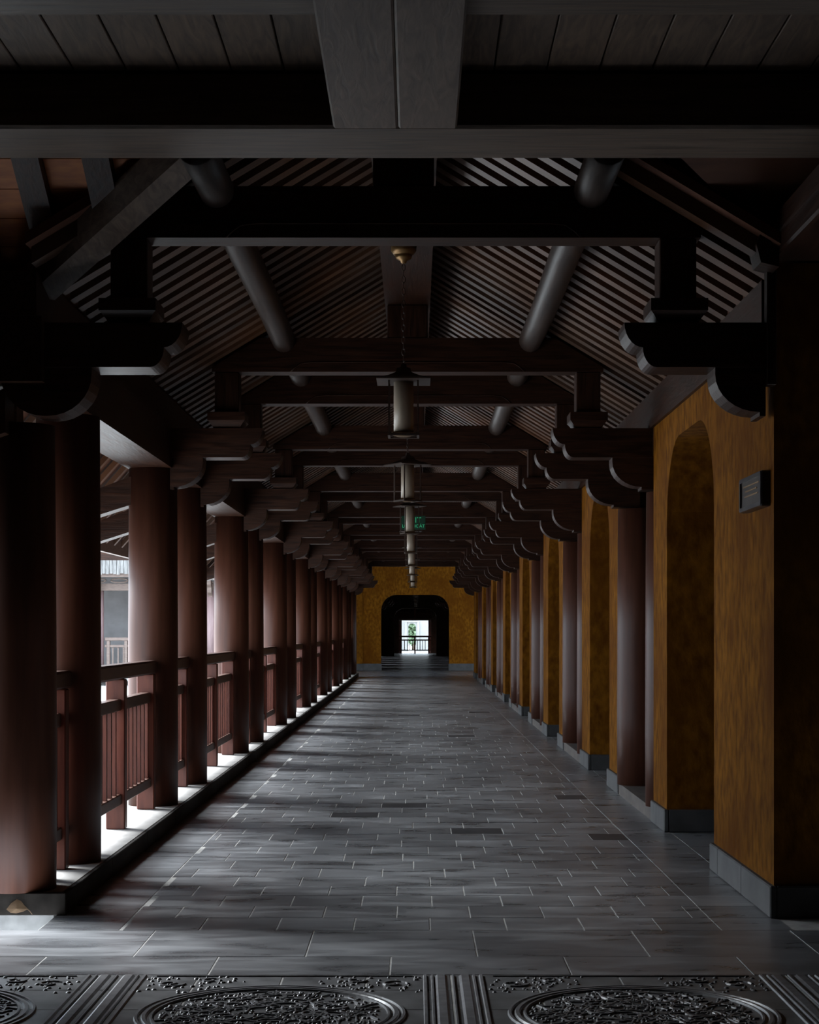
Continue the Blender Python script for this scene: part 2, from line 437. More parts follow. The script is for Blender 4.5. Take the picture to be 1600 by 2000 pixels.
# ------------------------------------------------------------------ columns
def column_mesh(r, z0, z1):
    return MB().lathe([(r * 1.0, z0), (r * 1.012, z0 + 0.5), (r * 1.0, z0 + 1.2), (r * 0.965, z1)], seg=40).mesh('column', 'column')
cm_left = column_mesh(0.170, 0.10, H(1.11))
cm_big = column_mesh(0.180, 0.10, H(0.95))
cm_right = column_mesh(0.170, 0.09, H(0.95))
ly = [8.10, 9.06] + [y for y in FRAMES[1:-1]] + [47.2, 48.3]
for i, y in enumerate(ly):
    big = i == 0
    link('column', cm_big if big else cm_left, None, (XL - (0.045 if big else 0), y, 0), label='red-brown round timber column on the left kerb, %s from the camera' % ORD[i],
         cat='column', group='left colonnade columns')
for i, y in enumerate(FRAMES[1:-1]):
    link('column', cm_right, None, (XR, y, 0), label='dark round timber column on the right sill, %s from the camera' % ORD[i],
         cat='column', group='right colonnade columns')

# ------------------------------------------------------------------ ochre walls on the right
def arch_outline(a, b, z, rx, rz, n=10):
    """opening from (b,0) over the top to (a,0)"""
    p = [(b, 0)] + [(b - rx + rx * cos(t * pi / 2 / n), z - rz + rz * sin(t * pi / 2 / n)) for t in range(n + 1)]
    p += [(a + rx - rx * sin(t * pi / 2 / n), z - rz + rz * cos(t * pi / 2 / n)) for t in range(n + 1)] + [(a, 0)]
    return p
def plinth(parent, runs, z=0.145, t=0.022):
    """runs: list of (x0,x1,y0,y1) footprints of single plinth stones"""
    for x0, x1, y0, y1 in runs:
        MB().cbox(x0, x1, y0, y1, 0, z, 0.006).obj('plinth_stone', 'plinth', parent)
WT = 0.52
for k in range(8):
    if k == 0: y0, y1, a, b = 7.87, 11.85, 9.45, 11.22
    elif k < 7: y0, y1, a, b = 8.70 + 5.1 * k, 11.86 + 5.1 * k, 9.45 + 5.1 * k, 11.08 + 5.1 * k
    else: y0, y1, a, b = 44.40, 48.4, 45.1, 46.8
    prof = [(y0, 0), (y0, H(1.38)), (y1, H(1.38)), (y1, 0)] + arch_outline(a, b, 2.50, 0.52, 0.52)
    w = MB().prism(prof, WX, WX + WT, 'x').obj('wall_right', 'yellow', kind='structure',
        label='ochre plaster wall with a round-cornered archway, %s bay from the camera' % ORD[k])
    runs = []
    f0, f1 = WX - 0.022, WX + 0.01
    if k == 0:
        runs += [(f0, f1, 7.848, 8.55), (f0, f1, 8.552, 9.22), (f0, f1, 9.222, 9.47), (f1, f1 + 0.69, 7.848, 7.88), (f1 + 0.692, f1 + 1.39, 7.848, 7.88), (f1 + 1.392, f1 + 2.1, 7.848, 7.88)]
        runs += [(f1, WX + WT, a - 0.01, a + 0.02), (f1, WX + WT, b - 0.02, b + 0.01), (f0, f1, b - 0.022, b + 0.36), (f0, f1, b + 0.362, y1)]
    else:
        runs += [(f0, f1, y0, a + 0.022), (f1, WX + WT, a - 0.01, a + 0.02), (f1, WX + WT, b - 0.02, b + 0.01), (f0, f1, b - 0.022, b + 0.4), (f0, f1, b + 0.402, y1)]
    plinth(w, runs)
# near end face of the first pier, running on to the right
MB().box(WX + WT, 6.2, 7.87, 8.4, 0, H(1.66)).box(WX, WX + WT, 7.87, 8.4, H(1.38), H(1.66)).obj('wall_front', 'yellow', kind='structure', label='ochre plaster pier wall facing the camera at right')

# ------------------------------------------------------------------ long beams of the roof
MB().box(-1.975, -1.665, 7.75, Y_END, H(1.11), H(1.40)).obj('eave_beam', 'wood_y', label='long square beam over the left columns', cat='beam')
MB().box(-1.93, -1.690, 7.75, Y_END, H(1.401), H(1.60)).obj('wall_plate', 'wood_y', label='upper plank beam above the left eave beam, under the rafters', cat='beam')
MB().box(1.60, 1.86, 8.05, Y_END, H(1.381), H(1.62)).obj('wall_plate', 'wood_y', label='grey timber plate on top of the right ochre walls', cat='beam')
for sgn, side in ((-1, 'left'), (1, 'right')):
    px = X0 + sgn * 0.845
    b = MB()
    n = 44
    b.tube([(px + 0.004 * sin(i * 2.1), 7.125 + (Y_END - 7.125) * i / n, H(1.982)) for i in range(n + 1)], 0.080, 20)
    b.obj('purlin_log', 'purlin', label='long round log purlin under the %s roof slope' % side, cat='log')
MB().box(X0 - 0.155, X0 + 0.155, 7.62, Y_END, H(2.232), H(2.50)).obj('ridge_beam', 'wood_y', label='broad ridge beam under the roof peak', cat='beam')

# roof boards with rafters
def slope_sheet(mb, xa, xb, off, t, y0, y1):
    mb.prism([(xa, H(roof_h(xa) + off)), (xb, H(roof_h(xb) + off)), (xb, H(roof_h(xb) + off + t)), (xa, H(roof_h(xa) + off + t))], y0, y1)
rb = MB()
slope_sheet(rb, X0, 1.95, 0.075, 0.05, 8.42, Y_END)
slope_sheet(rb, X0, -1.98, 0.075, 0.05, 8.2, Y_END)
slope_sheet(rb, X0, 1.62, 0.075, 0.05, 7.62, 8.42)
slope_sheet(rb, X0, -1.71, 0.075, 0.05, 7.62, 8.2)
ceiling = rb.obj('ceiling', 'board', kind='structure', label='brown boarded underside of the gallery roof')
RW, RS = 0.100, 0.213
def rafter_part(mb, sgn, y):
    xe = -1.70 if sgn < 0 else 1.61
    mb.prism([(X0, H(roof_h(X0))), (xe, H(roof_h(xe))), (xe, H(roof_h(xe) + 0.074)), (X0, H(roof_h(X0) + 0.074))], y, y + RW)
rm = {s: None for s in (-1, 1)}
for s_ in (-1, 1):
    b = MB(); rafter_part(b, s_, 0.0); rm[s_] = b.mesh('rafter', 'rafter')
rest = MB()
n = 0; y = 7.70
while y < Y_END - 0.12:
    for s_ in (-1, 1):
        if n < 150: link('rafter', rm[s_], ceiling, (0, y + random.uniform(-0.012, 0.012), 0))
        else: rafter_part(rest, s_, y)
    n += 1; y += RS
rest.obj('far_rafters', 'rafter', ceiling, kind='stuff')

# ------------------------------------------------------------------ trusses
def upper_arm_profile(xt, xr):
    """tip at xt (towards the middle), root at xr; double-curved end"""
    s = 1 if xr > xt else -1
    z1, z0 = H(1.381), H(1.181)
    p = [(xr, z1), (xt, z1)]
    n = 7
    for i in range(1, n + 1):
        t = i * pi / 2 / n
        p.append((xt + s * 0.083 * (1 - cos(t)), z1 - 0.111 * sin(t)))
    for i in range(1, n + 1):
        t = i * pi / 2 / n
        p.append((xt + s * (0.083 + 0.062 * (1 - cos(t))), z1 - 0.111 - 0.089 * sin(t)))
    p.append((xr, z0))
    return p
def lower_arm_profile(xt, xr):
    s = 1 if xr > xt else -1
    z1, z0 = H(1.180), H(0.962)
    p = [(xr, z1), (xt, z1), (xt, z1 - 0.03)]
    for i in range(1, 9):
        t = i * pi / 2 / 8
        p.append((xt + s * 0.20 * (1 - cos(t)), z1 - 0.03 - 0.17 * sin(t)))
    p += [(xt + s * 0.20, z0), (xr, z0)]
    return p
tm = {}
def truss_meshes():
    tb = []
    for xa, xb, sg in ((-1.36, 1.25, 1),):
        # tie beam, top corners cut by the roof slope
        zb, zt = H(1.769), H(2.001)
        cut = lambda h: (2.61 - 0.005 - h) / SLOPE
        xs = cut(2.001)
        w0 = 1.34
        tb = [(X0 - w0, zb), (X0 + w0, zb), (X0 + w0, H(roof_h(X0 + w0)) - 0.006), (X0 + xs, zt), (X0 - xs, zt), (X0 - w0, H(roof_h(X0 + w0)) - 0.006)]
    tm['tie_beam'] = MB().prism(tb, -0.088, 0.088).mesh('tie_beam', 'wood_x')
    # carved bead line low on the tie beam face
    b = MB()
    pts = [(X0 - 0.80, H(1.77)), (X0 - 0.77, H(1.80)), (X0 - 0.73, H(1.826)), (X0 - 0.66, H(1.834)), (X0 + 0.66, H(1.834)), (X0 + 0.73, H(1.826)), (X0 + 0.77, H(1.80)), (X0 + 0.80, H(1.77))]
    for yy in (-0.088, 0.088):
        b.tube([(x, yy, z) for x, z in pts], 0.005, 6)
    tm['bead_line'] = b.mesh('bead_line', 'wood_x')
    tm['king_post'] = MB().cbox(X0 - 0.138, X0 + 0.138, -0.085, 0.085, H(2.003), H(2.229), 0.006).mesh('king_post', 'wood_z')
    for s_, k in ((-1, 'l'), (1, 'r')):
        cx = X0 + s_ * 1.238
        tm['post' + k] = MB().cbox(cx - 0.083, cx + 0.083, -0.085, 0.085, H(1.490), H(1.767), 0.005).mesh('post', 'wood_z')
        p = []
        zt, zm, zb = H(1.489), H(1.434), H(1.383)
        outline = [(0.128, zt), (0.128, zm), (0.118, zm - 0.010), (0.104, zm - 0.028), (0.088, zb)]
        prof = [(cx - a, z) for a, z in outline] + [(cx + a, z) for a, z in outline[::-1]]
        # tapered bearing block, tapering in both directions
        b = MB()
        rings = [[(cx + i * a, j * (a * 1.04), z) for i, j in ((-1, -1), (1, -1), (1, 1), (-1, 1))] for a, z in outline]
        vs = [v for r_ in rings for v in r_]
        fs = [(0, 1, 2, 3), tuple(range(len(vs) - 1, len(vs) - 5, -1))]
        for q in range(len(rings) - 1):
            for i in range(4):
                fs.append((q * 4 + i, q * 4 + (i + 1) % 4, q * 4 + 4 + (i + 1) % 4, q * 4 + 4 + i))
        tm['block' + k] = b.add(vs, fs).mesh('bearing_block', 'wood_x')
        xr = -1.80 if s_ < 0 else 1.62
        tm['upper' + k] = MB().prism(upper_arm_profile(X0 + s_ * 0.992, xr), -0.108, 0.108).mesh('upper_arm', 'wood_x')
        xr2 = -1.80 if s_ < 0 else 1.75
        tm['lower' + k] = MB().prism(lower_arm_profile(X0 + s_ * 1.40, xr2), -0.100, 0.100).mesh('lower_arm', 'wood_x')
    # sloping outrigger carrying the left eave
    xi, xo = -1.85, -2.66
    oh = lambda x: 0.862 - 0.32 * (abs(x) - 1.94)
    tm['outrigger'] = MB().prism([(xi, H(oh(xi))), (xo, H(oh(xo))), (xo, H(oh(xo) + 0.15)), (xi, H(oh(xi) + 0.20))], -0.09, 0.09).mesh('outrigger', 'wood_x')
truss_meshes()
def truss(y, label, first=False, group='roof trusses along the gallery', left_side=True):
    t = thing('roof_truss', label, 'truss', (0, y, 0), 0, group)
    for k, n in (('tie_beam', 'tie_beam'), ('king_post', 'king_post'), ('postl', 'post'), ('postr', 'post'), ('blockl', 'bearing_block'), ('blockr', 'bearing_block'),
                 ('upperl', 'upper_arm'), ('upperr', 'upper_arm'), ('lowerl', 'lower_arm'), ('lowerr', 'lower_arm')):
        o = link(n, tm[k], t)
        if k == 'tie_beam': link('bead_line', tm['bead_line'], o)
    if left_side: link('outrigger', tm['outrigger'], t)
    return t
for i, y in enumerate(FRAMES):
    t = truss(y, 'dark timber roof truss across the gallery, %s from the camera' % ORD[i])
    if i == 0:   # the end truss carries arms on towards the outside as well
        for o in list(t.children):
            if o.name.startswith('upper_arm') and o.data == tm['upperl']:
                h1, h2 = upper_arm_profile(X0 - 0.992, -1.48), upper_arm_profile(-1.91, -1.48)
                o.data = MB().prism(h1[1:-1] + h2[1:-1][::-1], -0.12, 0.12).mesh('upper_arm', 'wood_x')
            if o.name.startswith('lower_arm') and o.data == tm['lowerl']:
                h1, h2 = lower_arm_profile(X0 - 1.40, -1.66), lower_arm_profile(-1.865, -1.66)
                z1, z0 = H(1.180), H(0.962)
                pr = [(-1.865, z1), (X0 - 1.40, z1)]
                pr += [(X0 - 1.40 - 0.2 * (1 - cos(i * pi / 16)), z1 - 0.03 - 0.188 * sin(i * pi / 16)) for i in range(9)]
                pr += [(-1.865 + 0.2 * (1 - cos(i * pi / 16)), z1 - 0.03 - 0.188 * sin(i * pi / 16)) for i in range(8, -1, -1)]
                o.data = MB().prism(pr, -0.115, 0.10).mesh('lower_arm', 'wood_x')
            if o.name.startswith('upper_arm') and o.data == tm['upperr']:
                o.data = MB().prism(upper_arm_profile(X0 + 0.992, 1.572), -0.12, 0.12).mesh('upper_arm', 'wood_x')
            if o.name.startswith('lower_arm') and o.data == tm['lowerr']:
                o.data = MB().prism(lower_arm_profile(X0 + 1.40, 1.572), -0.115, 0.10).mesh('lower_arm', 'wood_x')
        link('outer_arm', MB().prism(upper_arm_profile(-2.70, -1.90), 0.14, 0.34).mesh('outer_arm', 'wood_x'), t)
        link('outer_arm', MB().prism(lower_arm_profile(-2.40, -1.90), 0.36, 0.5).mesh('outer_arm', 'wood_x'), t)

# left eave roof outside the columns, and the roof over the right-hand strip
er = MB()
er.prism([(-1.90, H(1.72)), (-2.72, H(0.80)), (-2.72, H(0.86)), (-1.90, H(1.78))], 7.75, Y_END)
eave = er.obj('ceiling', 'board', kind='structure', label='boarded underside of the left eave outside the columns')
y = 7.9
while y < Y_END - 0.2:
    pass
    link('rafter', bpy.data.meshes.get('eave_rafter') or MB().prism([(-1.93, H(1.61)), (-2.70, H(0.745)), (-2.70, H(0.80)), (-1.93, H(1.665))], 0, 0.07).mesh('eave_rafter', 'rafter'), eave, (0, y, 0))
    y += 0.40
MB().box(-2.73, -2.69, 7.75, Y_END, H(0.68), H(0.86)).obj('eave_fascia', 'pale_wood', label='timber fascia board along the left eave edge, painted as if lit', cat='board')
MB().box(1.70, 4.6, 8.4, Y_END, H(1.66), H(1.72)).obj('ceiling', 'board', kind='structure', label='low boarded ceiling of the passage behind the right wall')
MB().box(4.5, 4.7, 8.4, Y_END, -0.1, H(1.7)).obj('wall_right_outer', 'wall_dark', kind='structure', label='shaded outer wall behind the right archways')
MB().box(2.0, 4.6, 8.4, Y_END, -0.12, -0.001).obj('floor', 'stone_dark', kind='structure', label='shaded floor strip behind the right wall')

# ------------------------------------------------------------------ railings
rail_cache = {}
def railing(name, x, ya, yb, mids, label, group, zb=0.10, axis='y', mats=('rail_y', 'rail', 'rail_y'), slat_gap=0.150):
    """ya..yb: clear bay; mids: positions of posts"""
    if axis == 'y': t = thing(name, label, 'railing', (x, ya, zb), 0, group)
    else: t = thing(name, label, 'railing', (ya, x, zb), -pi / 2, group)
    L = yb - ya
    mh, mp_, ml = mats
    def part(nm, key, build, m, loc=(0, 0, 0), parent=t):
        key = (nm,) + key + (m,)
        if key not in rail_cache: rail_cache[key] = build().mesh(nm, m)
        return link(nm, rail_cache[key], parent, loc)
    R = round(L, 3)
    part('handrail', (R,), lambda: MB().cbox(-0.052, 0.052, 0, L, 0.905, 0.995, 0.012), mh)
    part('middle_rail', (R,), lambda: MB().cbox(-0.035, 0.035, 0, L, 0.715, 0.785, 0.006), ml)
    part('lower_rail', (R,), lambda: MB().cbox(-0.040, 0.040, 0, L, 0.150, 0.215, 0.006), ml)
    for m in mids:
        part('post', (1,), lambda: MB().cbox(-0.058, 0.058, -0.045, 0.045, 0, 0.905, 0.006), mp_, (0, m, 0))
    n = max(1, int(L / slat_gap)); s = L / n
    for i in range(n):
        c = (i + 0.5) * s
        if min([abs(c - m) for m in mids] + [9]) < 0.07: continue
        part('slat', (1,), lambda: MB().box(-0.024, 0.024, -0.018, 0.018, 0.215, 0.715), mp_, (0, c, 0))
    return t
bays = []
for a, b in zip(ly[:-1], ly[1:]): bays.append((a + 0.155, b - 0.155))
for i, (a, b) in enumerate(bays):
    L = b - a
    mids = [0.13, L / 2, L - 0.15] if L > 2 else ([0.12, L - 0.15])
    railing('railing', XL, a, b, mids, 'red-brown slatted railing between left columns, %s bay from the camera' % ORD[i], 'left colonnade railings')
for k in range(7):
    a, b = 12.16 + 5.1 * k, 13.52 + 5.1 * k
    railing('railing', 1.86, a, b, [0.12, b - a - 0.12], 'dark slatted railing between right columns, %s opening from the camera' % ORD[k], 'right colonnade railings', 0.09)

# ------------------------------------------------------------------ lanterns
LX = -0.07
lm = {}
def lantern_meshes():
    top = H(2.231)
    lm['canopy'] = MB().lathe([(0.008, top - 0.105), (0.016, top - 0.100), (0.020, top - 0.088), (0.044, top - 0.076), (0.050, top - 0.058), (0.048, top - 0.054), (0.060, top - 0.050), (0.074, top - 0.030), (0.076, top)], seg=28).mesh('canopy', 'brass')
    b = MB(); z = top - 0.105; k = 0
    while z > H(1.54):
        ln = 0.044
        pts = []
        for i in range(10):
            t = 2 * pi * i / 10
            u, v = 0.0095 * cos(t), ln / 2 * sin(t)
            pts.append((u, 0, z - ln / 2 + v) if k % 2 == 0 else (0, u, z - ln / 2 + v))
        b.tube(pts, 0.0022, 5, closed=True)
        z -= ln - 0.009; k += 1
    lm['chain'] = b.mesh('chain', 'iron')
    # pyramid roof with finial cap, open box frame, glass tube
    zr = H(1.440)
    b = MB()
    rings = [(0.155, zr), (0.155, zr + 0.008), (0.085, zr + 0.030), (0.045, zr + 0.052), (0.040, zr + 0.075), (0.018, zr + 0.085), (0.014, zr + 0.105)]
    vs = [(i * a, j * a, z) for a, z in rings for i, j in ((-1, -1), (1, -1), (1, 1), (-1, 1))]
    fs = [(3, 2, 1, 0), tuple(range(len(vs) - 4, len(vs)))]
    for q in range(len(rings) - 1):
        for i in range(4): fs.append((q * 4 + i, q * 4 + (i + 1) % 4, q * 4 + 4 + (i + 1) % 4, q * 4 + 4 + i))
    lm['roof'] = b.add(vs, fs).mesh('lantern_roof', 'iron')
    lm['bar'] = MB().box(-0.005, 0.005, -0.005, 0.005, H(1.135), zr).mesh('frame_bar', 'iron')
    b = MB()
    for s_ in (-1, 1):
        b.box(-0.090, 0.090, s_ * 0.084 - 0.007, s_ * 0.084 + 0.007, H(1.122), H(1.136))
        b.box(s_ * 0.084 - 0.007, s_ * 0.084 + 0.007, -0.077, 0.077, H(1.122), H(1.136))
    lm['base_frame'] = b.mesh('base_frame', 'iron')
    lm['base_dish'] = MB().lathe([(0.030, H(1.122)), (0.066, H(1.130)), (0.070, H(1.148)), (0.058, H(1.150))], seg=28).mesh('base_dish', 'brass')
    lm['shade'] = MB().lathe([(0.057, H(1.1505)), (0.0575, H(1.30)), (0.057, zr - 0.0005)], seg=32).mesh('glass_shade', 'glass_shade')
    lm['crossbar'] = MB().box(-0.084, 0.084, -0.004, 0.004, H(1.124), H(1.132)).mesh('cross_bar', 'iron')
lantern_meshes()
def lantern(x, y, rz, label, group):
    t = thing('hanging_lantern', label, 'lantern', (x, y, 0), rz, group)
    for k, n in (('canopy', 'canopy'), ('chain', 'chain'), ('roof', 'lantern_roof'), ('base_frame', 'base_frame'), ('base_dish', 'base_dish'), ('shade', 'glass_shade'), ('crossbar', 'cross_bar')):
        link(n, lm[k], t)
    for i in (-1, 1):
        for j in (-1, 1): link('frame_bar', lm['bar'], t, (i * 0.083, j * 0.083, 0))
rots = [0.0, 0.55, 0.35, 0.08, 0.2, 0.0, 0.3, 0.1]
for k in range(8):
    lantern(LX, 10.1 + 5.1 * k, rots[k], 'pendant lantern with pale tube shade on a chain, %s from the camera' % ORD[k], 'lanterns along the gallery')

# ------------------------------------------------------------------ exit sign
def text_part(name, s, size, loc, m, parent, depth=0.002):
    cu = bpy.data.curves.new(name, 'FONT')
    cu.body = s; cu.size = size; cu.align_x = 'CENTER'; cu.align_y = 'CENTER'; cu.extrude = depth
    tmp = bpy.data.objects.new('tmp', cu); COL.objects.link(tmp)
    dg = bpy.context.evaluated_depsgraph_get()
    me = bpy.data.meshes.new_from_object(tmp.evaluated_get(dg))
    bpy.data.objects.remove(tmp)
    me.materials.clear(); me.materials.append(M[m])
    return link(name, me, parent, loc, (pi / 2, 0, 0))
ex = thing('exit_sign', 'green EXIT sign hanging from a tie beam behind the lanterns', 'sign', (-0.03, 23.88, H(1.475)))
MB().cbox(-0.165, 0.165, -0.015, 0.015, -0.095, 0.095, 0.004).obj('panel', 'sign_body', ex)
text_part('lettering', 'EXIT', 0.105, (0, -0.017, 0.032), 'sign_text', ex)
text_part('lettering', 'LỐI THOÁT', 0.060, (0, -0.017, -0.048), 'sign_text', ex)
for s_ in (-1, 1):
    MB().tube([(s_ * 0.12, 0, 0.095), (s_ * 0.12, 0, 0.20), (s_ * 0.12, 0, 0.292)], 0.004, 6).obj('hanging_rod', 'iron', ex)

# ------------------------------------------------------------------ plaque on the first pier
pq = thing('wall_plaque', 'dark framed metal plaque on the ochre pier near the camera', 'plaque', (WX, 8.21, EYE + 0.65))
def rrect(w, h, r, n=4):
    p = []
    for cx, cz, a in ((w - r, h - r, 0), (-w + r, h - r, 90), (-w + r, -h + r, 180), (w - r, -h + r, 270)):
        for i in range(n + 1):
            t = radians(a + 90 * i / n); p.append((cx + r * cos(t), cz + r * sin(t)))
    return p
MB().prism(rrect(0.265, 0.082, 0.014), -0.037, 0.0, 'x').obj('case', 'plaque', pq)
o_, i_ = rrect(0.265, 0.082, 0.014), rrect(0.240, 0.060, 0.008)
b = MB(); nn = len(o_)
vs = [(-0.037, *p) for p in o_] + [(-0.046, p[0] * 0.985, p[1] * 0.96) for p in o_] + [(-0.046, *p) for p in i_] + [(-0.038, *p) for p in i_]
b.add(vs, [(q * nn + i, q * nn + (i + 1) % nn, (q + 1) * nn + (i + 1) % nn, (q + 1) * nn + i) for q in range(3) for i in range(nn)])
b.obj('rim', 'plaque_rim', pq)
b = MB()
for z, wd in ((0.036, 0.19), (0.012, 0.14), (-0.012, 0.16)):
    b.box(-0.0395, -0.0365, -wd, wd, z - 0.0035, z + 0.0035)
b.obj('engraved_line', 'brass', pq)

# ------------------------------------------------------------------ dry leaf by the first column
vs, fs = [], []
outl = [(-0.045, 0.0), (-0.025, 0.022), (0.0, 0.036), (0.018, 0.030), (0.034, 0.012), (0.052, 0.0), (0.030, -0.016), (0.0, -0.026), (-0.026, -0.020)]
b = MB()
pts = [(x, 0.01 * sin(9 * x) + y_ * 0.55, y_ * 0.95 + 0.030 + 0.006 * cos(40 * x)) for x, y_ in outl]
nn = len(pts)
vs = pts + [(x, y_ + 0.002, z) for x, y_, z in pts] + [(0, -0.012, 0.032), (0, -0.010, 0.032)]
fs = [(i, (i + 1) % nn, 2 * nn) for i in range(nn)] + [(i + nn, 2 * nn + 1, (i + 1) % nn + nn) for i in range(nn)] + [(i, i + nn, (i + 1) % nn + nn, (i + 1) % nn) for i in range(nn)]
lf = thing('dry_leaf', 'curled dry brown leaf at the foot of the nearest left column', 'leaf', (-1.815, 7.915, 0.004), 0.15)
b.add(vs, fs).obj('blade', 'leaf', lf)
MB().tube([(0.046, 0, 0.030), (0.060, -0.004, 0.018), (0.070, -0.01, 0.004)], [0.002, 0.0016, 0.0012], 6).obj('stalk', 'leaf', lf)

# ------------------------------------------------------------------ the hall the camera stands in
MB().cbox(-6.2, 6.2, 6.60, 7.03, H(1.904), H(2.12), 0.012).obj('cross_beam', 'hall_beam', label='heavy timber cross beam overhead, in front of the gallery roof', cat='beam')
MB().cbox(-6.2, 6.2, 5.02, 5.54, H(1.955), H(2.12), 0.012).obj('cross_beam', 'hall_beam', label='nearest timber cross beam at the top edge of the picture', cat='beam')
MB().box(-3.2, 4.6, 7.0, 12.0, H(2.80), H(2.9)).box(4.5, 4.6, 8.4, 12.0, H(1.73), H(2.8)).box(-3.2, -3.1, 7.2, 12.0, H(1.85), H(2.8)).prism([(-3.1, H(1.85)), (-1.98, H(roof_h(-1.98) + 0.14)), (X0, H(2.75)), (1.95, H(roof_h(1.95) + 0.14)), (1.95, H(1.73)), (4.5, H(1.73)), (4.5, H(2.799)), (-3.1, H(2.799))], 11.9, 12.0).obj('ceiling', 'wood_y', kind='structure', label='dark deck and screens added to block sky light over the gallery mouth')  # deck and side screens added to keep sky light out above the gallery
MB().box(-6.2, 6.2, 7.03, 7.12, H(2.13), H(2.9)).obj('wall_upper', 'wood_x', kind='structure', label='dark timber infill above the cross beam')
cb = thing('centre_beam', 'wide two-plank beam running overhead along the middle of the hall', 'beam', (0, 0, 0))
MB().cbox(-0.312, -0.068, 3.0, 6.598, H(1.90), H(2.118), 0.008).obj('plank', 'hall_beam_y', cb)
MB().cbox(-0.066, 0.157, 3.0, 6.598, H(1.90), H(2.118), 0.008).obj('plank', 'hall_beam_y', cb)
hc = MB().box(-6.2, 6.2, -8, 7.03, H(2.145), H(2.22)).obj('ceiling', 'wood_y', kind='structure', label='dark deck above the plank ceiling of the hall')
for k in range(-24, 26):
    xa = -1.295 + 0.199 * k
    if -3.2 < xa < 3.2:
        link('ceiling_plank', bpy.data.meshes.get('ceiling_plank') or MB().cbox(0.003, 0.196, 2.0, 6.598, H(2.121), H(2.144), 0.003).mesh('ceiling_plank', 'plank'), hc, (xa, 0, 0))
MB().box(6.0, 6.2, -8, 9.0, -0.1, H(2.9)).obj('wall_right', 'wall_dark', kind='structure', label='side wall of the hall to the right of the camera')
MB().box(-2.75, -2.55, -8, 7.76, -0.1, H(2.2)).obj('wall_left', 'wall_dark', kind='structure', label='unseen wall left of the camera, added to shut side light out of the hall')  # added out of view to block light from the left
MB().box(-6.2, 6.2, -8.2, -8, -0.1, H(2.2)).obj('wall_back', 'wall_dark', kind='structure', label='rear wall of the hall behind the camera')
# plate beam beside the first pier coming towards the camera
MB().cbox(1.60, 1.92, 4.6, 7.85, H(1.665), H(1.86), 0.01).obj('plate_beam', 'wood_y', label='grey timber plate beam over the right pier, coming towards the camera', cat='beam')
bm_ = MB().prism([(1.50, H(1.70)), (1.535, H(1.79)), (1.56, H(1.72)), (1.60, H(1.66)), (1.60, H(1.60)), (1.52, H(1.62))], 7.66, 7.84)
bm_.obj('carved_beam_end', 'wood_x', label='small carved beam nose beside the right plate beam', cat='beam')
MB().cbox(1.575, 1.619, 7.80, 7.868, H(1.10), H(1.66), 0.004).obj('corner_post', 'wood_z', label='thin dark timber strip on the edge of the right pier', cat='post')
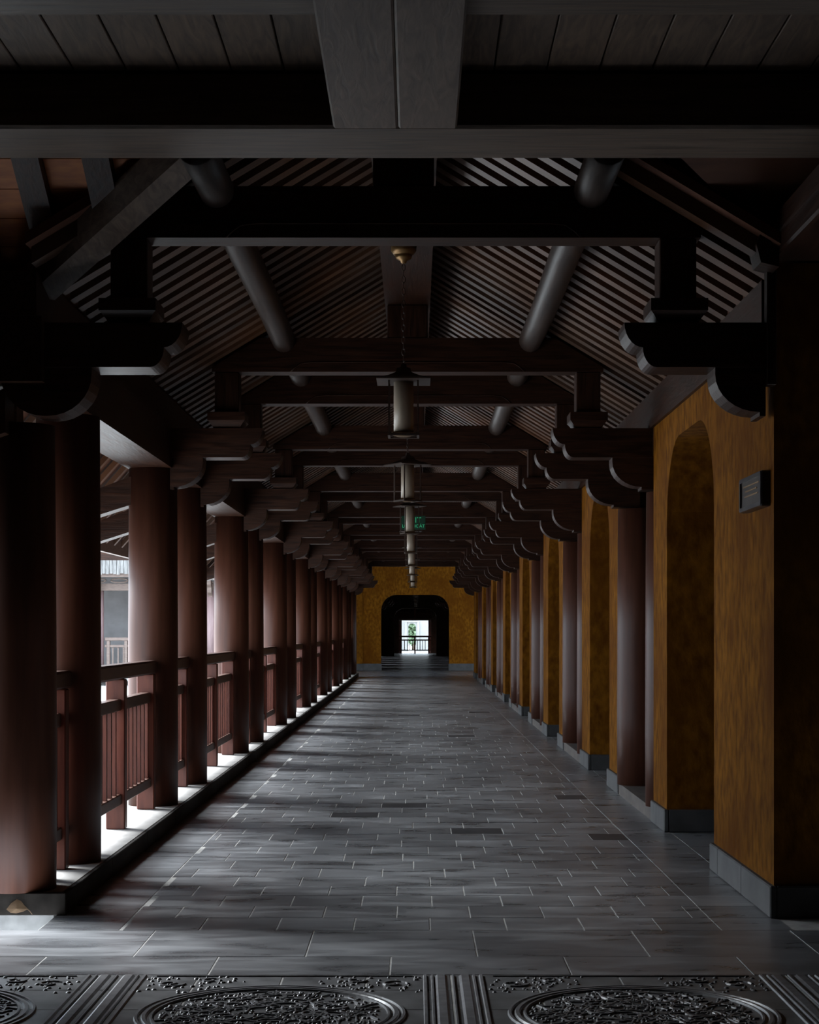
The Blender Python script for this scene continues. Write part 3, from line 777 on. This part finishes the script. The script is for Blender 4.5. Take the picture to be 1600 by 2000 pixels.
# lower roof of the hall sloping down beside the gallery roof: boards, rafters, valley rafter
hr = lambda y_: 2.30 - 0.62 * (y_ - 6.90)
for sgn, side in ((-1, 'left'), (1, 'right')):
    xo = 3.0 if sgn < 0 else 6.2
    sl = MB()
    prof = [(7.0, H(hr(7.0) + 0.10)), (8.9, H(hr(8.9) + 0.10)), (8.9, H(hr(8.9) + 0.14)), (7.0, H(hr(7.0) + 0.14))]
    xa, xb = (-xo, -0.9) if sgn < 0 else (0.9, xo)
    # upper triangle over the valley follows the gallery roof
    sl.prism(prof, xa, (-1.72 if sgn < 0 else xb), 'x') if sgn < 0 else sl.prism(prof, 1.66, xb, 'x')
    sheet = sl.obj('ceiling', 'board', kind='structure', label='boarded underside of the hall roof on the %s of the gallery' % side)
    tri = MB()
    xi = -1.72 if sgn < 0 else 1.66
    vt = [(xi, 7.0), (xi, 7.98), (sgn * 0.62, 7.0)]
    tri.add([(x, y_, H(hr(y_) + 0.10)) for x, y_ in vt] + [(x, y_, H(hr(y_) + 0.13)) for x, y_ in vt], [(0, 1, 2), (3, 5, 4), (0, 3, 4, 1), (1, 4, 5, 2), (2, 5, 3, 0)])
    tri.obj('valley_board', 'board', sheet)
    if sgn < 0:
        yy = 7.03
        while yy < 8.2:                     # single boards seen between the rafters
            q = MB().prism([(yy + 0.003, H(hr(yy) + 0.085)), (yy + 0.147, H(hr(yy + 0.147) + 0.085)), (yy + 0.147, H(hr(yy + 0.147) + 0.099)), (yy + 0.003, H(hr(yy) + 0.099))], -2.9, max(-1.72, -2.9), 'x')
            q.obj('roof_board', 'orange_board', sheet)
            xe = -1.70 + (7.98 - yy) / 0.98 * 1.08
            if yy < 7.9:
                q = MB().prism([(yy + 0.003, H(hr(yy) + 0.085)), (yy + 0.147, H(hr(yy + 0.147) + 0.085)), (yy + 0.147, H(hr(yy + 0.147) + 0.099)), (yy + 0.003, H(hr(yy) + 0.099))], -1.719, xe, 'x')
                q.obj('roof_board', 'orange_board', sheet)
            yy += 0.15
        for xr_, ye in ((-1.36, 7.66), (-1.66, 7.92), (-1.98, 8.7), (-2.30, 8.7), (-2.62, 8.7)):
            MB().prism([(7.04, H(hr(7.04))), (ye, H(hr(ye))), (ye, H(hr(ye) + 0.084)), (7.04, H(hr(7.04) + 0.084))], xr_ - 0.058, xr_ + 0.058, 'x').obj('rafter', 'wood_y', sheet)
    if sgn > 0: continue
    # valley rafter
    va, vb = (xi, 8.0), (sgn * 0.62, 7.02)
    dx, dy = vb[0] - va[0], vb[1] - va[1]; l = math.hypot(dx, dy); nx, ny = -dy / l * 0.075, dx / l * 0.075
    vs = []
    for (px, py) in (va, vb):
        for s2 in (-1, 1):
            for zz in (-0.09, 0.06):
                vs.append((px + s2 * nx, py + s2 * ny, H(hr(py) + zz)))
    MB().add(vs, [(0, 1, 3, 2), (4, 6, 7, 5), (0, 4, 5, 1), (2, 3, 7, 6), (0, 2, 6, 4), (1, 5, 7, 3)]).obj('valley_rafter', 'hall_beam_y',
        label='slanting valley rafter where the hall roof meets the %s gallery roof' % side, cat='beam')

# ------------------------------------------------------------------ far end: ochre wall with arch, second gallery, exit
YE = 56.4
def end_wall(y, t, x0, x1, zt, a, b, za, r, m, label):
    prof = [(x0, 0), (x0, zt), (x1, zt), (x1, 0)] + arch_outline(a, b, za, r, r)
    return MB().prism(prof, y, y + t, 'y').obj('wall_back', m, kind='structure', label=label)
w = end_wall(YE, 0.5, -16, 16, 4.4, -1.125, 1.085, 2.45, 0.50, 'yellow', 'ochre end wall with a round-cornered arch at the far end of the gallery')
MB().box(-2.02, -1.72, YE - 0.25, YE + 0.01, 0, 4.3).obj('pilaster', 'yellow', w)
plinth(w, [(-1.72, -1.105, YE - 0.03, YE + 0.01), (1.065, 2.6, YE - 0.03, YE + 0.01), (-2.04, -1.70, YE - 0.28, YE - 0.24), (-4, -2.05, YE - 0.03, YE + 0.01)], 0.22)
# roof over the far cross-hall
MB().box(-16, 16, 48.5, YE + 0.6, H(2.75), H(2.9)).obj('ceiling', 'wood_x', kind='structure', label='dark ceiling of the far cross hall')
MB().box(-16, -1.9, 48.4, 48.6, H(1.9), H(2.9)).box(1.9, 16, 48.4, 48.6, H(1.9), H(2.9)).obj('wall_upper', 'wood_x', kind='structure', label='timber infill above the far cross hall openings')
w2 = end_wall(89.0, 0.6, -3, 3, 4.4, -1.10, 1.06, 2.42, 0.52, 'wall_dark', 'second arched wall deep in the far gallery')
for sd, nm, xa, xb in ((-1, 'left', -2.3, -1.75), (1, 'right', 1.75, 2.3)):
    b = MB()
    for i in range(7):
        b.box(xa, xb, YE + 0.5 + 4.6 * i + (0.45 if i else 0), YE + 0.5 + 4.6 * (i + 1), 0, 4.4)  # slits between the wall lengths are added to let daylight in
    b.box(xa, xb, YE + 32.7, 99.4, 0, 4.4)
    b.box(xa, xb, YE + 0.5, 99.4, 2.2, 4.4)
    b.obj('wall_' + nm, 'wall_dark', kind='structure', label='dark %s wall of the second gallery with slits added to let light in' % nm)
c2 = MB()
slope_sheet(c2, X0, 1.95, 0.075, 0.05, YE + 0.5, 99.2); slope_sheet(c2, X0, -1.98, 0.075, 0.05, YE + 0.5, 99.2)
MB().box(X0 - 0.155, X0 + 0.155, YE + 0.5, 89.0, H(2.232), H(2.50)).obj('ridge_beam', 'wood_y', label='dim ridge beam of the second gallery beyond the end arch', cat='beam')
c2.obj('ceiling', 'board', kind='structure', label='boarded roof of the second gallery')
for i in range(6):
    truss(60.0 + 5.1 * i, 'dim roof truss inside the second gallery, %s past the end arch' % ORD[i], group='trusses of the second gallery', left_side=False)
for i in range(6):
    lantern(0.0, 58.6 + 5.1 * i, 0.0, 'tiny dark lantern in the second gallery, %s past the end arch' % ORD[i], 'lanterns of the second gallery')
# exit doorway frame
ef = thing('door_frame', 'pale timber frame of the bright far exit', 'door frame', (0, 98.2, 0))
for x in (-0.85, 0.785):
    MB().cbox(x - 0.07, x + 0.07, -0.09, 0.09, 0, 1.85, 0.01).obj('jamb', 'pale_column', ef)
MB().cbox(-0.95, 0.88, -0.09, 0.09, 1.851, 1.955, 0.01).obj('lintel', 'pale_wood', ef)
MB().cbox(-1.0, 0.92, -0.03, 0.03, 1.957, 2.33, 0.01).obj('panel_board', 'rail_y', ef)
MB().cbox(-0.09, 0.01, -0.11, -0.032, 1.957, 2.62, 0.006).obj('stud', 'rail', ef)
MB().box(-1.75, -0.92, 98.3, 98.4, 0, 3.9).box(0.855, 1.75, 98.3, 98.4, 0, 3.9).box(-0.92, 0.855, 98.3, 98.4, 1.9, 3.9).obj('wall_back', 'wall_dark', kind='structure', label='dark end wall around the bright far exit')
railing('railing', 97.9, -0.98, 0.90, [0.16, 0.94, 1.72], 'dark railing silhouetted in the bright far exit', None, 0.0, 'x', ('rail_y', 'rail', 'rail_y'), 0.14)
# white building and tree beyond the exit
wp = [(-9, -0.3), (-9, 7), (9, 7), (9, -0.3)] + [(p[0], p[1] - 0.3 if p[1] == 0 else p[1]) for p in arch_outline(-0.54, 0.02, 1.80, 0.27, 0.27)]
wb = thing('white_building', 'white rendered building with an arched opening beyond the exit', 'building', (0, 128, 0))
MB().prism(wp, 0, 0.5).obj('facade', 'white', wb)
MB().cbox(-0.84, 0.30, -0.12, 0.0, 1.90, 1.97, 0.01).obj('cornice', 'white', wb)
for x in (-0.73, 0.19):
    MB().cbox(x - 0.09, x + 0.09, -0.10, 0.0, -0.3, 1.90, 0.01).obj('pilaster', 'white', wb)
tr = thing('tree', 'green tree seen through the white arch beyond the exit', 'tree', (-0.2, 134, -0.3))
b = MB()
for i in range(2600):
    a, c, d = random.uniform(0, 2 * pi), random.uniform(-1, 1), random.random() ** 0.4
    r_ = math.sqrt(1 - c * c)
    p = (1.4 * d * r_ * cos(a), 1.2 * d * r_ * sin(a), 2.1 + 1.7 * d * c)
    s_ = 0.16; u = random.uniform(0, pi); v = random.uniform(-1, 1)
    b.add([(p[0] - s_ * cos(u), p[1] - s_ * sin(u), p[2]), (p[0], p[1] + 0.05, p[2] + s_ * 0.7 * v), (p[0] + s_ * cos(u), p[1] + s_ * sin(u), p[2] + 0.03), (p[0], p[1] - 0.05, p[2] - s_ * 0.7)], [(0, 1, 2, 3)])
b.obj('foliage', 'foliage', tr)
MB().tube([(0, 0, 0), (0.05, 0, 0.8), (0, 0, 1.8)], [0.12, 0.09, 0.06], 8).obj('trunk', 'bark', tr)

# ------------------------------------------------------------------ cross gallery seen over the courtyard on the left
YG = 49.0
cg = thing('courtyard_gallery', 'pale tiled-roof gallery across the courtyard, seen between left columns', 'building', (0, YG, 0))
MB().box(-22, -3.2, 0.10, 0.5, -0.5, 0.10).obj('base', 'kerb', cg)
MB().box(-22, -3.2, 2.4, 2.6, 0.1, 3.3).obj('inner_wall', 'bluewall', cg)
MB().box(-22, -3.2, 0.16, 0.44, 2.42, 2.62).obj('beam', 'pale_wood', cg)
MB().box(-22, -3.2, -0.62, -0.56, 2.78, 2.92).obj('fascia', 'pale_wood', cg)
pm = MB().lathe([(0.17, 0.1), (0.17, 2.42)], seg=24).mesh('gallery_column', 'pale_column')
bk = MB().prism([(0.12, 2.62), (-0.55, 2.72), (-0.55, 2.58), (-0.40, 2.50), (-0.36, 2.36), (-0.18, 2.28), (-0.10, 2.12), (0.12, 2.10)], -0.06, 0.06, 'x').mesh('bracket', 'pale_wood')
for i in range(10):
    x = -4.2 - 1.6 * i
    link('gallery_column', pm, cg, (x, 0.3, 0))
    link('bracket', bk, cg, (x, 0.3, 0))
for i in range(24):                         # little rings of the frieze under the eave
    x = -4.0 - 0.62 * i
    link('frieze_ring', bpy.data.meshes.get('frieze_ring') or MB().tube([(0.24 * cos(t * pi / 8), 0, 2.70 + 0.055 * sin(t * pi / 8)) for t in range(16)], 0.02, 6, closed=True).mesh('frieze_ring', 'pale_wood'), cg, (x, 0.0, 0))
rf = MB().prism([(-0.66, 2.90), (3.2, 5.0), (3.2, 5.15), (-0.66, 3.02)], -22, -2.9, 'x').obj('tile_roof', 'tile', cg)
b = MB()
for i in range(96):                          # cover tiles running down the slope
    x = -22 + 0.2 * i
    b.tube([(x, -0.70, 3.00), (x, 1.2, 4.05), (x, 3.2, 5.14)], 0.055, 8)
b.obj('cover_tiles', 'tile', rf, kind='stuff')
ev = MB()
for i in range(190):                         # hanging row of eave-end tiles
    x = -22 + 0.1 * i
    ev.box(x + 0.006, x + 0.094, -0.73, -0.70, 2.86 + random.uniform(-0.02, 0.02), 3.24)
ev.obj('eave_end_tiles', 'tile', rf, kind='stuff')
for i in range(5):
    xa = -4.2 - 1.6 * (i + 1) + 0.2
    if i < 5: railing('railing', YG + 0.3, xa, xa + 1.2, [0.1, 0.6, 1.1], 'pale railing of the courtyard gallery, %s panel leftwards' % ORD[i], 'courtyard gallery railings', 0.10, 'x', ('pale_wood', 'pale_wood', 'pale_wood'))
